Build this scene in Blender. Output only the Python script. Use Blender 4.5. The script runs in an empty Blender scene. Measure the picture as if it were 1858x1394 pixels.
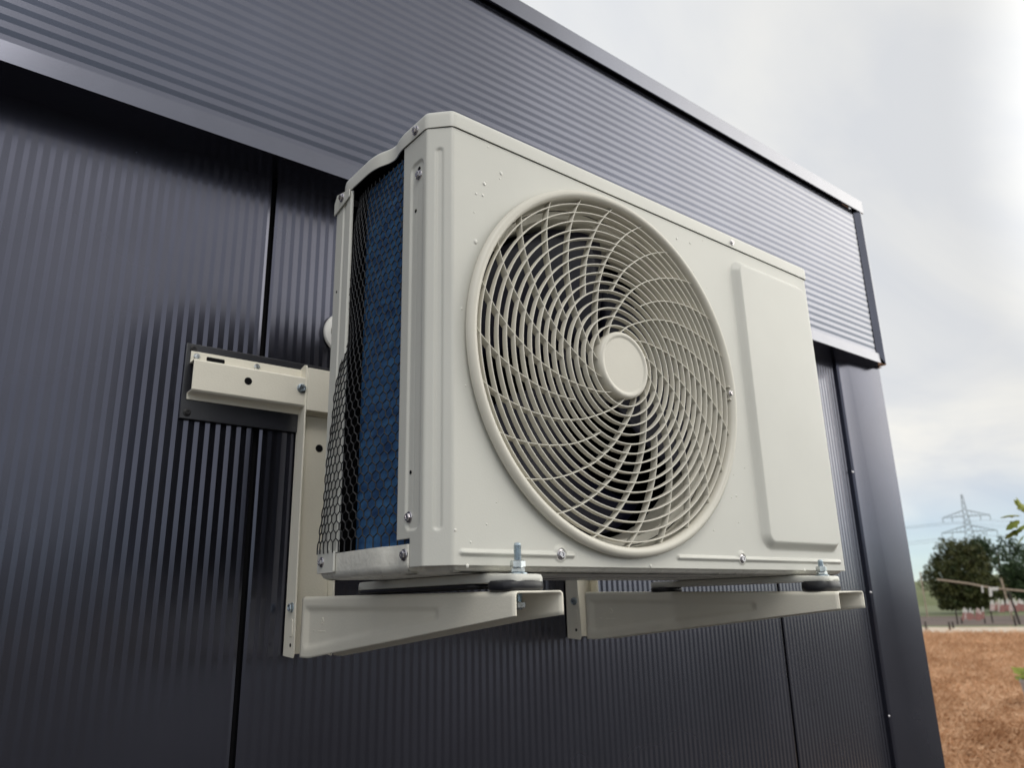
import bpy, math, random
from mathutils import Vector, Matrix
random.seed(7)
R = math.radians
scn = bpy.context.scene
col = scn.collection

# ------------------------------------------------------------------ camera
CAM = Vector((-0.42922, -0.63341, -0.03715))
CR = Vector((0.78320404, -0.62136576, -0.02227171))
CU = Vector((-0.15694238, -0.23222538, 0.9599169))
CF = Vector((0.60163155, 0.74831542, 0.27939847))
FPX = 1368.73
cd = bpy.data.cameras.new('camera')
cam = bpy.data.objects.new('camera', cd)
col.objects.link(cam)
mw = Matrix((( CR.x, CU.x, -CF.x, CAM.x), (CR.y, CU.y, -CF.y, CAM.y), (CR.z, CU.z, -CF.z, CAM.z), (0, 0, 0, 1)))
cam.matrix_world = mw
cd.sensor_width = 36
cd.lens = FPX / 1858 * 36
cd.clip_start = 0.02
cd.clip_end = 5000
cd.dof.use_dof = True
cd.dof.focus_distance = 0.92
cd.dof.aperture_fstop = 7.5
scn.camera = cam

# ------------------------------------------------------------------ sky and sun
SUN = Vector((-0.20, -0.62, 0.74)).normalized()     # veiled sun behind the camera
GLOW = Vector((0.87, -0.36, 0.33)).normalized()     # the cloud brightens towards the open right side
world = bpy.data.worlds.new('World')
scn.world = world
world.use_nodes = True
wt = world.node_tree
wt.nodes.clear()
def wn(t, **k):
    n = wt.nodes.new(t)
    for a, b in k.items(): setattr(n, a, b)
    return n
wl = wt.links.new
out = wn('ShaderNodeOutputWorld')
bg = wn('ShaderNodeBackground')
bg.inputs['Strength'].default_value = 0.10
sky = wn('ShaderNodeTexSky', sky_type='NISHITA')
sky.sun_disc = False
sky.sun_elevation = math.asin(SUN.z)
sky.sun_rotation = math.atan2(SUN.x, SUN.y)
sky.air_density = 1.0
sky.dust_density = 0.0
tc = wn('ShaderNodeTexCoord')
sep = wn('ShaderNodeSeparateXYZ')
wl(tc.outputs['Generated'], sep.inputs[0])
zc = wn('ShaderNodeMath', operation='MAXIMUM'); zc.inputs[1].default_value = 0.0
wl(sep.outputs['Z'], zc.inputs[0])
za = wn('ShaderNodeMath', operation='ADD'); za.inputs[1].default_value = 0.16
wl(zc.outputs[0], za.inputs[0])
dv = wn('ShaderNodeVectorMath', operation='SCALE')
iv = wn('ShaderNodeMath', operation='DIVIDE'); iv.inputs[0].default_value = 1.0
wl(za.outputs[0], iv.inputs[1])
wl(tc.outputs['Generated'], dv.inputs[0]); wl(iv.outputs[0], dv.inputs['Scale'])
mp = wn('ShaderNodeMapping'); mp.inputs['Rotation'].default_value = (0, 0, R(-35)); mp.inputs['Scale'].default_value = (1.0, 2.1, 0.4)
mp.inputs['Location'].default_value = (3.1, 1.7, 0)
wl(dv.outputs[0], mp.inputs[0])
nz = wn('ShaderNodeTexNoise'); nz.inputs['Scale'].default_value = 0.9; nz.inputs['Detail'].default_value = 7; nz.inputs['Roughness'].default_value = 0.52; nz.inputs['Distortion'].default_value = 0.6
wl(mp.outputs[0], nz.inputs['Vector'])
cr = wn('ShaderNodeValToRGB')
cr.color_ramp.elements[0].position = 0.32; cr.color_ramp.elements[0].color = (0.655, 0.685, 0.742, 1)
cr.color_ramp.elements[1].position = 0.66; cr.color_ramp.elements[1].color = (0.845, 0.845, 0.825, 1)
wl(nz.outputs['Fac'], cr.inputs[0])
# thinner, brighter cloud to the right
dt = wn('ShaderNodeVectorMath', operation='DOT_PRODUCT'); dt.inputs[1].default_value = GLOW
wl(tc.outputs['Generated'], dt.inputs[0])
gm = wn('ShaderNodeMapRange', interpolation_type='SMOOTHSTEP'); gm.inputs['From Min'].default_value = 0.79; gm.inputs['From Max'].default_value = 1.0
gm.inputs['To Min'].default_value = 10.5; gm.inputs['To Max'].default_value = 42.0
wl(dt.outputs['Value'], gm.inputs['Value'])
tw = wn('ShaderNodeMapRange', interpolation_type='SMOOTHSTEP'); tw.inputs['From Min'].default_value = 0.45; tw.inputs['From Max'].default_value = 1.0
wl(dt.outputs['Value'], tw.inputs['Value'])
tm = wn('ShaderNodeMix', data_type='RGBA', blend_type='MULTIPLY'); tm.inputs[7].default_value = (1.04, 1.0, 0.92, 1)
wl(tw.outputs[0], tm.inputs[0]); wl(cr.outputs[0], tm.inputs[6])
cs = wn('ShaderNodeVectorMath', operation='SCALE')
wl(tm.outputs[2], cs.inputs[0]); wl(gm.outputs[0], cs.inputs['Scale'])
cm = wn('ShaderNodeMapRange', interpolation_type='SMOOTHSTEP'); cm.inputs['From Min'].default_value = 0.0; cm.inputs['From Max'].default_value = 0.17
cm.inputs['To Min'].default_value = 0.30; cm.inputs['To Max'].default_value = 0.97
wl(sep.outputs['Z'], cm.inputs['Value'])
mx = wn('ShaderNodeMix', data_type='RGBA')
ss = wn('ShaderNodeVectorMath', operation='SCALE'); ss.inputs['Scale'].default_value = 0.9
wl(sky.outputs[0], ss.inputs[0])
st = wn('ShaderNodeMix', data_type='RGBA', blend_type='MULTIPLY'); st.inputs[0].default_value = 1.0; st.inputs[7].default_value = (0.78, 1.0, 1.25, 1)
wl(ss.outputs[0], st.inputs[6])
wl(cm.outputs[0], mx.inputs[0]); wl(st.outputs[2], mx.inputs[6]); wl(cs.outputs[0], mx.inputs[7])
wl(mx.outputs[2], bg.inputs['Color']); wl(bg.outputs[0], out.inputs[0])

sd = bpy.data.lights.new('sun', 'SUN')
sd.energy = 0.95
sd.angle = R(28)
sd.color = (1.0, 0.955, 0.88)
sun = bpy.data.objects.new('sun', sd)
col.objects.link(sun)
sun.rotation_euler = SUN.to_track_quat('Z', 'Y').to_euler()
sun.location = (6, -4, 5)

scn.view_settings.view_transform = 'Standard'
scn.view_settings.look = 'None'
scn.view_settings.exposure = 0.05
scn.view_settings.gamma = 1.0
scn.view_settings.use_curve_mapping = False

# ------------------------------------------------------------------ materials
def mat(name, base, rough=0.5, metal=0.0, spec=0.5, coat=0.0, coat_rough=0.1, var=0.0, var_scale=8.0, bump=0.0, bump_scale=200.0, rvar=0.0, base2=None, detail=5.0, transl=0.0, bdist=0.001):
    m = bpy.data.materials.new(name)
    m.use_nodes = True
    nt = m.node_tree
    b = nt.nodes['Principled BSDF']
    b.inputs['Base Color'].default_value = (*base, 1)
    b.inputs['Roughness'].default_value = rough
    b.inputs['Metallic'].default_value = metal
    b.inputs['Specular IOR Level'].default_value = spec
    b.inputs['Coat Weight'].default_value = coat
    b.inputs['Coat Roughness'].default_value = coat_rough
    L = nt.links.new
    t = nt.nodes.new('ShaderNodeTexCoord')
    if var > 0 or base2:
        n = nt.nodes.new('ShaderNodeTexNoise'); n.inputs['Scale'].default_value = var_scale; n.inputs['Detail'].default_value = detail
        n.inputs['Roughness'].default_value = 0.6
        L(t.outputs['Object'], n.inputs['Vector'])
        r = nt.nodes.new('ShaderNodeValToRGB')
        r.color_ramp.elements[0].position = 0.3; r.color_ramp.elements[1].position = 0.7
        if base2:
            r.color_ramp.elements[0].color = (*base, 1); r.color_ramp.elements[1].color = (*base2, 1)
        else:
            r.color_ramp.elements[0].color = (*[c * (1 - var) for c in base], 1)
            r.color_ramp.elements[1].color = (*[min(1, c * (1 + var)) for c in base], 1)
        L(n.outputs['Fac'], r.inputs[0]); L(r.outputs[0], b.inputs['Base Color'])
    if rvar > 0:
        n2 = nt.nodes.new('ShaderNodeTexNoise'); n2.inputs['Scale'].default_value = var_scale * 0.7; n2.inputs['Detail'].default_value = 6
        L(t.outputs['Object'], n2.inputs['Vector'])
        mr = nt.nodes.new('ShaderNodeMapRange'); mr.inputs['To Min'].default_value = max(0.02, rough - rvar); mr.inputs['To Max'].default_value = rough + rvar
        mr.inputs['From Min'].default_value = 0.3; mr.inputs['From Max'].default_value = 0.7
        L(n2.outputs['Fac'], mr.inputs['Value']); L(mr.outputs[0], b.inputs['Roughness'])
    if bump > 0:
        n3 = nt.nodes.new('ShaderNodeTexNoise'); n3.inputs['Scale'].default_value = bump_scale; n3.inputs['Detail'].default_value = 3
        L(t.outputs['Object'], n3.inputs['Vector'])
        bp = nt.nodes.new('ShaderNodeBump'); bp.inputs['Strength'].default_value = bump; bp.inputs['Distance'].default_value = bdist
        L(n3.outputs['Fac'], bp.inputs['Height']); L(bp.outputs[0], b.inputs['Normal'])
    return m

M = {}
M['cream'] = mat('cream_powder_coat', (0.625, 0.622, 0.572), 0.44, var=0.035, var_scale=5, bump=0.10, bump_scale=520, rvar=0.06, coat=0.12, coat_rough=0.3)
M['grille'] = mat('cream_plastic', (0.64, 0.615, 0.54), 0.42, var=0.04, var_scale=9, bump=0.06, bump_scale=400)
M['bracket'] = mat('bracket_powder_coat', (0.80, 0.765, 0.66), 0.45, var=0.05, var_scale=6, bump=0.35, bump_scale=300, bdist=0.0006, rvar=0.08)
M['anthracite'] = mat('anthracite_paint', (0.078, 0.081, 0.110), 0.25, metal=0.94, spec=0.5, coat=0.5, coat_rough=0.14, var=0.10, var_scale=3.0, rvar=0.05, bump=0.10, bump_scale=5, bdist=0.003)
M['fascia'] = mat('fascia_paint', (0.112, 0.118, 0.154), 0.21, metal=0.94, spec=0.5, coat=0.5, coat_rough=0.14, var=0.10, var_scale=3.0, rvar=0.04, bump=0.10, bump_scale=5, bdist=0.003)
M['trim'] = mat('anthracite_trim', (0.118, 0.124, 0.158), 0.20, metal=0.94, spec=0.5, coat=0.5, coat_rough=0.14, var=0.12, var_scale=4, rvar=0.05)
M['black'] = mat('black_plastic', (0.012, 0.012, 0.014), 0.5)
M['dark'] = mat('dark_cavity', (0.006, 0.006, 0.007), 0.8, spec=0.1)  # near-black, the shade of hollows put into the colour
M['rubber'] = mat('black_rubber', (0.015, 0.015, 0.019), 0.42, var=0.2, var_scale=60, bump=0.2, bump_scale=250)
M['net'] = mat('net_thread', (0.012, 0.012, 0.013), 0.55)
M['zinc'] = mat('zinc_plate', (0.62, 0.65, 0.66), 0.28, metal=1.0, var=0.18, var_scale=120, rvar=0.1)
M['zincblue'] = mat('blue_zinc', (0.52, 0.60, 0.66), 0.3, metal=1.0, var=0.2, var_scale=150, rvar=0.1)
M['steel'] = mat('steel_screw', (0.55, 0.53, 0.55), 0.22, metal=1.0, var=0.1, var_scale=200)
M['blade'] = mat('fan_plastic', (0.007, 0.007, 0.022), 0.38, spec=0.4)
M['white_plastic'] = mat('white_plastic', (0.72, 0.72, 0.70), 0.45, var=0.04, var_scale=20)
M['backing'] = mat('backing_paint', (0.016, 0.017, 0.023), 0.32, spec=0.7, coat=0.5, coat_rough=0.25, var=0.15, var_scale=12, rvar=0.06)

# blue hydrophilic coil: fine fin lines and faint tube rows
def coil_mat():
    m = bpy.data.materials.new('blue_coil_fins'); m.use_nodes = True
    nt = m.node_tree; b = nt.nodes['Principled BSDF']; L = nt.links.new
    t = nt.nodes.new('ShaderNodeTexCoord')
    n = nt.nodes.new('ShaderNodeTexNoise'); n.inputs['Scale'].default_value = 45; n.inputs['Detail'].default_value = 5
    mp2 = nt.nodes.new('ShaderNodeMapping'); mp2.inputs['Scale'].default_value = (0.5, 0.7, 2.6)
    L(t.outputs['Object'], mp2.inputs[0]); L(mp2.outputs[0], n.inputs['Vector'])
    r = nt.nodes.new('ShaderNodeValToRGB')
    r.color_ramp.elements[0].position = 0.32; r.color_ramp.elements[0].color = (0.020, 0.066, 0.19, 1)
    r.color_ramp.elements[1].position = 0.68; r.color_ramp.elements[1].color = (0.066, 0.20, 0.42, 1)
    L(n.outputs['Fac'], r.inputs[0])
    L(r.outputs[0], b.inputs['Base Color'])
    b.inputs['Metallic'].default_value = 0.1; b.inputs['Roughness'].default_value = 0.42
    w = nt.nodes.new('ShaderNodeTexWave'); w.bands_direction = 'Z'; w.inputs['Scale'].default_value = 7.6; w.inputs['Distortion'].default_value = 0.6; w.inputs['Detail'].default_value = 2
    L(t.outputs['Object'], w.inputs['Vector'])
    n2 = nt.nodes.new('ShaderNodeTexNoise'); n2.inputs['Scale'].default_value = 260
    L(t.outputs['Object'], n2.inputs['Vector'])
    ad = nt.nodes.new('ShaderNodeMath'); ad.operation = 'MULTIPLY_ADD'; ad.inputs[1].default_value = 0.6
    L(n2.outputs['Fac'], ad.inputs[0]); L(w.outputs['Fac'], ad.inputs[2])
    bp = nt.nodes.new('ShaderNodeBump'); bp.inputs['Strength'].default_value = 0.35; bp.inputs['Distance'].default_value = 0.002
    L(ad.outputs[0], bp.inputs['Height']); L(bp.outputs[0], b.inputs['Normal'])
    return m
M['coil'] = coil_mat()

# ------------------------------------------------------------------ mesh helpers
class MB:
    def __init__(s): s.v = []; s.f = []
    def add(s, vs, fs):
        o = len(s.v); s.v += [tuple(p) for p in vs]; s.f += [tuple(i + o for i in f) for f in fs]; return s
    def box(s, x0, x1, y0, y1, z0, z1):
        return s.hexa([(x0, y0, z0), (x1, y0, z0), (x1, y1, z0), (x0, y1, z0), (x0, y0, z1), (x1, y0, z1), (x1, y1, z1), (x0, y1, z1)])
    def hexa(s, p):
        return s.add(p, [(0, 3, 2, 1), (4, 5, 6, 7), (0, 1, 5, 4), (1, 2, 6, 5), (2, 3, 7, 6), (3, 0, 4, 7)])
    def prism(s, poly, fn, a, b):
        n = len(poly)
        vs = [fn(q, a) for q in poly] + [fn(q, b) for q in poly]
        fs = [(i, (i + 1) % n, n + (i + 1) % n, n + i) for i in range(n)]
        fs += [tuple(reversed(range(n))), tuple(range(n, 2 * n))]
        return s.add(vs, fs)
    def loops(s, lp, cap0=True, cap1=True, closed=True):
        n = len(lp[0]); vs = [p for l in lp for p in l]; fs = []
        for k in range(len(lp) - 1):
            for i in range(n if closed else n - 1):
                j = (i + 1) % n
                fs.append((k * n + i, k * n + j, (k + 1) * n + j, (k + 1) * n + i))
        if cap0: fs.append(tuple(reversed(range(n))))
        if cap1: fs.append(tuple(range((len(lp) - 1) * n, len(lp) * n)))
        return s.add(vs, fs)
    def lathe(s, prof, c, axis, n=24, a0=0.0, cap0=False, cap1=False, closed_prof=False):
        # prof: (radius, offset along axis)
        A = Vector(axis).normalized()
        U = A.orthogonal().normalized(); W = A.cross(U)
        lp = []
        pr = list(prof) + ([prof[0]] if closed_prof else [])
        for r, h in pr:
            lp.append([tuple(Vector(c) + A * h + (U * math.cos(a0 + 2 * math.pi * i / n) + W * math.sin(a0 + 2 * math.pi * i / n)) * r) for i in range(n)])
        return s.loops(lp, cap0, cap1)
    def tube(s, pts, r, n=6, cap=True, taper=None):
        pts = [Vector(p) for p in pts]; lp = []
        for k, p in enumerate(pts):
            t = (pts[min(k + 1, len(pts) - 1)] - pts[max(k - 1, 0)]).normalized()
            up = Vector((0, 0, 1)) if abs(t.z) < 0.9 else Vector((1, 0, 0))
            a = t.cross(up).normalized(); b = t.cross(a)
            rr = r if taper is None else r + (taper - r) * k / (len(pts) - 1)
            lp.append([tuple(p + (a * math.cos(2 * math.pi * i / n) + b * math.sin(2 * math.pi * i / n)) * rr) for i in range(n)])
        return s.loops(lp, cap, cap)
    def build(s, name, m, parent=None, smooth=True, angle=35, bevel=0.0, seg=2, solid=0.0, sub=0):
        me = bpy.data.meshes.new(name)
        me.from_pydata(s.v, [], s.f)
        me.validate()
        me.update()
        if smooth:
            me.shade_smooth(); me.set_sharp_from_angle(angle=R(angle))
        me.materials.append(M[m] if isinstance(m, str) else m)
        o = bpy.data.objects.new(name, me); col.objects.link(o)
        if parent is not None: o.parent = parent
        if solid:
            md = o.modifiers.new('solid', 'SOLIDIFY'); md.thickness = abs(solid); md.offset = -1 if solid > 0 else 1
        if bevel:
            md = o.modifiers.new('bevel', 'BEVEL'); md.width = bevel; md.segments = seg; md.limit_method = 'ANGLE'; md.angle_limit = R(35); md.harden_normals = False
        return o
def empty(name, loc=(0, 0, 0)):
    o = bpy.data.objects.new(name, None); col.objects.link(o); o.location = loc; o.empty_display_size = 0.05
    return o
def tag(o, label=None, cat=None, group=None, kind=None):
    if label: o['label'] = label
    if cat: o['category'] = cat
    if group: o['group'] = group
    if kind: o['kind'] = kind
    return o
def inst(src, parent, loc, rot=None, name=None, scale=None):
    o = src.copy(); col.objects.link(o); o.parent = parent; o.location = loc
    if rot is not None: o.rotation_euler = rot
    if scale: o.scale = (scale, scale, scale)
    if name: o.name = name
    return o
def sstep(a, b, x):
    t = max(0.0, min(1.0, (x - a) / (b - a))) if b != a else float(x >= a)
    return t * t * (3 - 2 * t)
def rbox(x, y, x0, x1, y0, y1, r):        # signed distance to a rounded rectangle, negative inside
    cx, cy = (x0 + x1) / 2, (y0 + y1) / 2
    qx, qy = abs(x - cx) - (x1 - x0) / 2 + r, abs(y - cy) - (y1 - y0) / 2 + r
    return math.hypot(max(qx, 0), max(qy, 0)) + min(max(qx, qy), 0) - r
def ray(u, v):
    return CF + CR * ((u - 929) / FPX) - CU * ((v - 697) / FPX)
def on_ground(u, v, z): 
    d = ray(u, v); return CAM + d * ((z - CAM.z) / d.z)
def at(u, v, dist):                        # point seen at pixel (u, v), dist metres away horizontally
    d = ray(u, v); return CAM + d * (dist / math.hypot(d.x, d.y))
def insets(poly, d):                       # inset a ccw polygon by d
    n = len(poly); o = []
    for i in range(n):
        a, b, c = Vector(poly[i - 1]), Vector(poly[i]), Vector(poly[(i + 1) % n])
        e1 = (b - a).normalized(); e2 = (c - b).normalized()
        n1 = Vector((-e1.y, e1.x)); n2 = Vector((-e2.y, e2.x))
        m = (n1 + n2); m = m / max(0.3, m.dot(n1))
        o.append(tuple(b + m * d))
    return o
def rounded(poly, r, seg=4):               # round the corners of a ccw polygon
    n = len(poly); o = []
    for i in range(n):
        a, b, c = Vector(poly[i - 1]), Vector(poly[i]), Vector(poly[(i + 1) % n])
        rr = r[i] if isinstance(r, (list, tuple)) else r
        if rr <= 0: o.append(tuple(b)); continue
        p0 = b + (a - b).normalized() * min(rr, (a - b).length * 0.45); p1 = b + (c - b).normalized() * min(rr, (c - b).length * 0.45)
        for k in range(seg + 1):
            t = k / seg
            o.append(tuple(p0 * (1 - t) ** 2 + b * 2 * t * (1 - t) + p1 * t * t))
    return o

GZ = -1.64          # ground level
YW = 0.50           # wall plane
XR = 2.0            # right end of the building

# ------------------------------------------------------------------ ground
def ground_mat():
    m = bpy.data.materials.new('leaf_litter_ground'); m.use_nodes = True
    nt = m.node_tree; b = nt.nodes['Principled BSDF']; L = nt.links.new
    t = nt.nodes.new('ShaderNodeTexCoord')
    v = nt.nodes.new('ShaderNodeTexVoronoi'); v.inputs['Scale'].default_value = 26
    L(t.outputs['Object'], v.inputs['Vector'])
    n = nt.nodes.new('ShaderNodeTexNoise'); n.inputs['Scale'].default_value = 0.55; n.inputs['Detail'].default_value = 9; n.inputs['Roughness'].default_value = 0.7
    L(t.outputs['Object'], n.inputs['Vector'])
    sp = nt.nodes.new('ShaderNodeSeparateColor'); L(v.outputs['Color'], sp.inputs[0])
    ad = nt.nodes.new('ShaderNodeMath'); ad.operation = 'MULTIPLY_ADD'; ad.inputs[1].default_value = 0.45
    L(sp.outputs[0], ad.inputs[0]); L(n.outputs['Fac'], ad.inputs[2])
    r = nt.nodes.new('ShaderNodeValToRGB'); e = r.color_ramp.elements
    e[0].position = 0.38; e[0].color = (0.26, 0.13, 0.06, 1)
    e[1].position = 0.98; e[1].color = (0.80, 0.58, 0.40, 1)
    k = e.new(0.55); k.color = (0.46, 0.25, 0.115, 1)
    k = e.new(0.75); k.color = (0.62, 0.37, 0.20, 1)
    L(ad.outputs[0], r.inputs[0]); L(r.outputs[0], b.inputs['Base Color'])
    b.inputs['Roughness'].default_value = 0.9
    bp = nt.nodes.new('ShaderNodeBump'); bp.inputs['Strength'].default_value = 0.6; bp.inputs['Distance'].default_value = 0.04
    L(v.outputs['Distance'], bp.inputs['Height']); L(bp.outputs[0], b.inputs['Normal'])
    return m
M['ground'] = ground_mat()
gb = MB()
N = 48
gb.add([(0, 0, GZ)] + [(r_ * math.cos(2 * math.pi * i / N), r_ * math.sin(2 * math.pi * i / N), GZ) for r_ in (30, 300, 3000) for i in range(N)],
       [(0, 1 + i, 1 + (i + 1) % N) for i in range(N)] + [(1 + k * N + i, 1 + (k + 1) * N + i, 1 + (k + 1) * N + (i + 1) % N, 1 + k * N + (i + 1) % N) for k in range(2) for i in range(N)])
tag(gb.build('ground', 'ground', smooth=False), kind='structure')

DX = Vector((0.9293, 0.3692, 0)); EX = Vector((-0.3692, 0.9293, 0))     # away from the camera / leftwards, towards the open right side
def de(d, e, z=GZ): 
    q = Vector((CAM.x, CAM.y, 0)) + DX * d + EX * e; return (q.x, q.y, z)
M['path'] = mat('pale_path', (0.55, 0.46, 0.36), 0.9, var=0.25, var_scale=1.2)
M['soil'] = mat('bare_soil', (0.105, 0.075, 0.062), 0.95, var=0.5, var_scale=0.5, detail=8)
M['meadow'] = mat('meadow', (0.085, 0.115, 0.04), 0.9, base2=(0.17, 0.175, 0.085), var_scale=0.35, detail=9)
def strip(name, m, d0, d1, dz, e0=-160, e1=160, wob=0.0, n=40):
    lo, hi = [], []
    for i in range(n + 1):
        e_ = e0 + (e1 - e0) * i / n
        lo.append(de(d0 + random.uniform(-wob, wob), e_, GZ + dz)); hi.append(de(d1 + random.uniform(-wob, wob), e_, GZ + dz))
    b = MB(); b.add(lo + hi, [(i + 1, i, n + 1 + i, n + 2 + i) for i in range(n)])
    return tag(b.build(name, m, smooth=False), kind='structure')
strip('path', 'path', 36.0, 44.6, 0.004, wob=1.2)
strip('soil', 'soil', 45.5, 66, 0.008, wob=0.5)
strip('grass_verge', 'meadow', 44.2, 46.4, 0.012, wob=0.35)
strip('meadow', 'meadow', 64, 420, 0.016, -420, 420, wob=0.8)

# low green bank behind the trees
def bank(name, m, d0, d1, e0, e1, h, n=60, k=10, seed=3):
    rnd = random.Random(seed); lp = []
    ph = [rnd.uniform(0, 6.28) for _ in range(4)]
    for i in range(n + 1):
        e_ = e0 + (e1 - e0) * i / n; row = []
        hh = h * (0.8 + 0.13 * math.sin(e_ * 0.07 + ph[0]) + 0.09 * math.sin(e_ * 0.21 + ph[1]) + 0.03 * math.sin(e_ * 0.6 + ph[2])) * sstep(0, 0.12, i / n) * sstep(1, 0.88, i / n)
        for j in range(k + 1):
            t = j / k
            row.append(de(d0 + (d1 - d0) * t, e_, GZ - 0.05 + hh * math.sin(math.pi * t) ** 0.8 + (rnd.uniform(-.04, .04) * h if 0 < j < k else 0)))
        lp.append(row)
    b = MB(); b.loops(lp, False, False, closed=False)
    return tag(b.build(name, m, angle=80), kind='structure')
bank('hill', 'meadow', 120, 190, -60, 130, 4.6)
M['unseen_ground'] = mat('unseen_dark_ground', (0.075, 0.070, 0.068), 0.95, var=0.4, var_scale=2.5, detail=10)  # for made-up ground out of view, kept dark for the wall reflections
M['unseen_slope'] = mat('unseen_dark_slope', (0.035, 0.045, 0.02), 0.95, base2=(0.07, 0.075, 0.03), var_scale=0.12, detail=9)  # for the added slope out of view, dark for the wall reflections

strip('unseen_ground', 'unseen_ground', -40, 5.6, 0.004, -45, 40, wob=0.12)  # unseen sheet, added so the lower wall reflects something dark
strip('unseen_ground', 'unseen_ground', 5.4, 40, 0.006, -70, -3.2, wob=0.12)  # unseen extension to the right, added to darken the wall reflections there
bank('hill', 'unseen_slope', -70, 40, -130, -62, 10.5, seed=9)  # unseen slope behind the camera, added to darken reflections near the horizon

# ------------------------------------------------------------------ building
bld = empty('clad_building', (0.3, YW, GZ))
tag(bld, 'dark anthracite metal clad building with ribbed walls and roof fascia', 'building')
bld_inv = Matrix.Translation((-0.3, -YW, -GZ))
class PB(MB):                              # mesh given in world coordinates, child of an empty that is moved from the origin
    def build(s, name, m, parent=None, **k):
        if parent is not None:
            l = parent.matrix_basis.translation.copy()
            q = parent
            while q.parent is not None: q = q.parent; l += q.matrix_basis.translation
            s.v = [(a - l.x, b - l.y, c - l.z) for a, b, c in s.v]
        return MB.build(s, name, m, parent, **k)

PW = 0.0155                                # wall rib pitch
def wall_panel(x0, x1, z0, z1):
    n = max(1, round((x1 - x0 - 0.012) / PW)); p = (x1 - x0 - 0.012) / n
    prof = [(x0 + 0.0015, YW + 0.0118), (x0 + 0.0015, YW + 0.0012), (x0 + 0.006, YW)]
    for i in range(n):
        a = x0 + 0.006 + i * p
        prof += [(a + 0.58 * p, YW + 0.0010), (a + p, YW)]
    prof += [(x1 - 0.0015, YW + 0.0012), (x1 - 0.0015, YW + 0.012)]
    b = PB(); k = len(prof)
    zs = [z0, z1]
    b.add([(x, y, z) for z in zs for x, y in prof], [(i, i + 1, k + i + 1, k + i) for i in range(k - 1)])
    return b.build('wall_panel', 'anthracite', bld, smooth=False)
SL, SR = -0.0255, 1.3335                    # panel joints
ZT = 0.69
for a, b_ in ((SL - 2.716, SL - 1.358), (SL - 1.358, SL - 0.003), (SL + 0.003, SR - 0.003), (SR + 0.003, 1.792)):
    wall_panel(a, b_, GZ, ZT)
PB().box(SL - 2.72, 1.96, YW + 0.0125, YW + 0.10, GZ, ZT + 0.01).build('wall_core', 'dark', bld, smooth=False)
# corner trim: folded flashing with a bent step, rivets
b = PB()
def ct(z):
    t = (z - 0.66) / (-0.52 - 0.66)        # the fold drifts outwards towards the ground
    fx = 1.822 + 0.068 * t
    return [(1.779, YW + 0.004, z), (1.779, YW - 0.009, z), (1.786, YW - 0.0135, z), (fx - 0.002, YW - 0.0275, z), (fx + 0.002, YW - 0.0285, z), (XR - 0.002, YW - 0.040, z), (XR, YW - 0.038, z), (XR, YW + 0.14, z), (XR - 0.004, YW + 0.14, z), (XR - 0.004, YW + 0.004, z)]
b.loops([ct(GZ), ct(ZT)])
trim = b.build('corner_trim', 'anthracite', bld, angle=20)
for z in (0.32, -0.03, -0.36, -0.75):
    PB().lathe([(0.0045, 0), (0.004, 0.0015), (0.002, 0.003)], (1.7815, YW - 0.0095, z), (0, -1, 0), n=10, cap1=True).build('rivet', 'steel', trim)
# far side wall and roof, beyond the view
PB().box(XR - 0.03, XR - 0.001, YW + 0.145, YW + 5.0, GZ, ZT).build('side_wall', 'anthracite', bld, smooth=False)
# fascia: slopes up very slightly to the right
YF = 0.43
XF = 1.974                                 # right end of the fascia
def fz(x, z): return z + (x + 0.43) * 0.0058
XL = -2.75
PF = 0.0204
zb, zt = 0.6955, 1.208                     # ribbed part, at the left
nf = round((zt - zb) / PF)
prof = [(YF + 0.02, zb), (YF, zb)]
for i in range(nf):
    a = zb + (zt - zb) * i / nf; pp = (zt - zb) / nf
    prof += [(YF, a + 0.52 * pp), (YF + 0.0022, a + 0.60 * pp), (YF, a + pp)]
prof += [(YF + 0.02, zt)]
b = PB(); k = len(prof)
b.add([(x, y, fz(x, z)) for x in (XL, XF - 0.048) for y, z in prof], [(i, i + 1, k + i + 1, k + i) for i in range(k - 1)])
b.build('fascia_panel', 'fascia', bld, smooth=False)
# bottom flashing: flat band, tiny lip on top, return underneath
b = PB()
pr = [(YF - 0.006, 0.6620), (YF - 0.004, 0.6945), (YF - 0.0025, 0.6955), (YF + 0.004, 0.6955), (YF + 0.004, 0.6640), (YF + 0.02, 0.6640), (YF + 0.02, 0.6620)]
b.loops([[(x, y, fz(x, z)) for y, z in pr] for x in (XL, XF - 0.012)])
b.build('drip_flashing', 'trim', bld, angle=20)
PB().hexa([(XL, YF + 0.0195, fz(XL, .6630)), (XR - .002, YF + 0.0195, fz(XR, .6630)), (XR - .002, YW + 0.02, fz(XR, .6630)), (XL, YW + 0.02, fz(XL, .6630)),
           (XL, YF + 0.0195, fz(XL, .6675)), (XR - .002, YF + 0.0195, fz(XR, .6675)), (XR - .002, YW + 0.02, fz(XR, .6675)), (XL, YW + 0.02, fz(XL, .6675))]).build('soffit', 'trim', bld, smooth=False)
# right edge trim of the fascia
b = PB()
def et(z, dz): return [(XF - 0.043, YF - 0.0005, z + dz), (XF - 0.019, YF - 0.0135, z), (XF - 0.015, YF - 0.0135, z), (XF, YF - 0.004, z), (XF, YF + 0.5, z), (XF - 0.003, YF + 0.5, z), (XF - 0.003, YF + 0.006, z), (XF - 0.043, YF + 0.006, z + dz)]
q0, q1 = et(fz(XF, 0.6615), 0.034), et(fz(XF, 1.228), 0)
b.loops([q0, q1]); b.build('edge_trim', 'trim', bld, angle=20)
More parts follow.
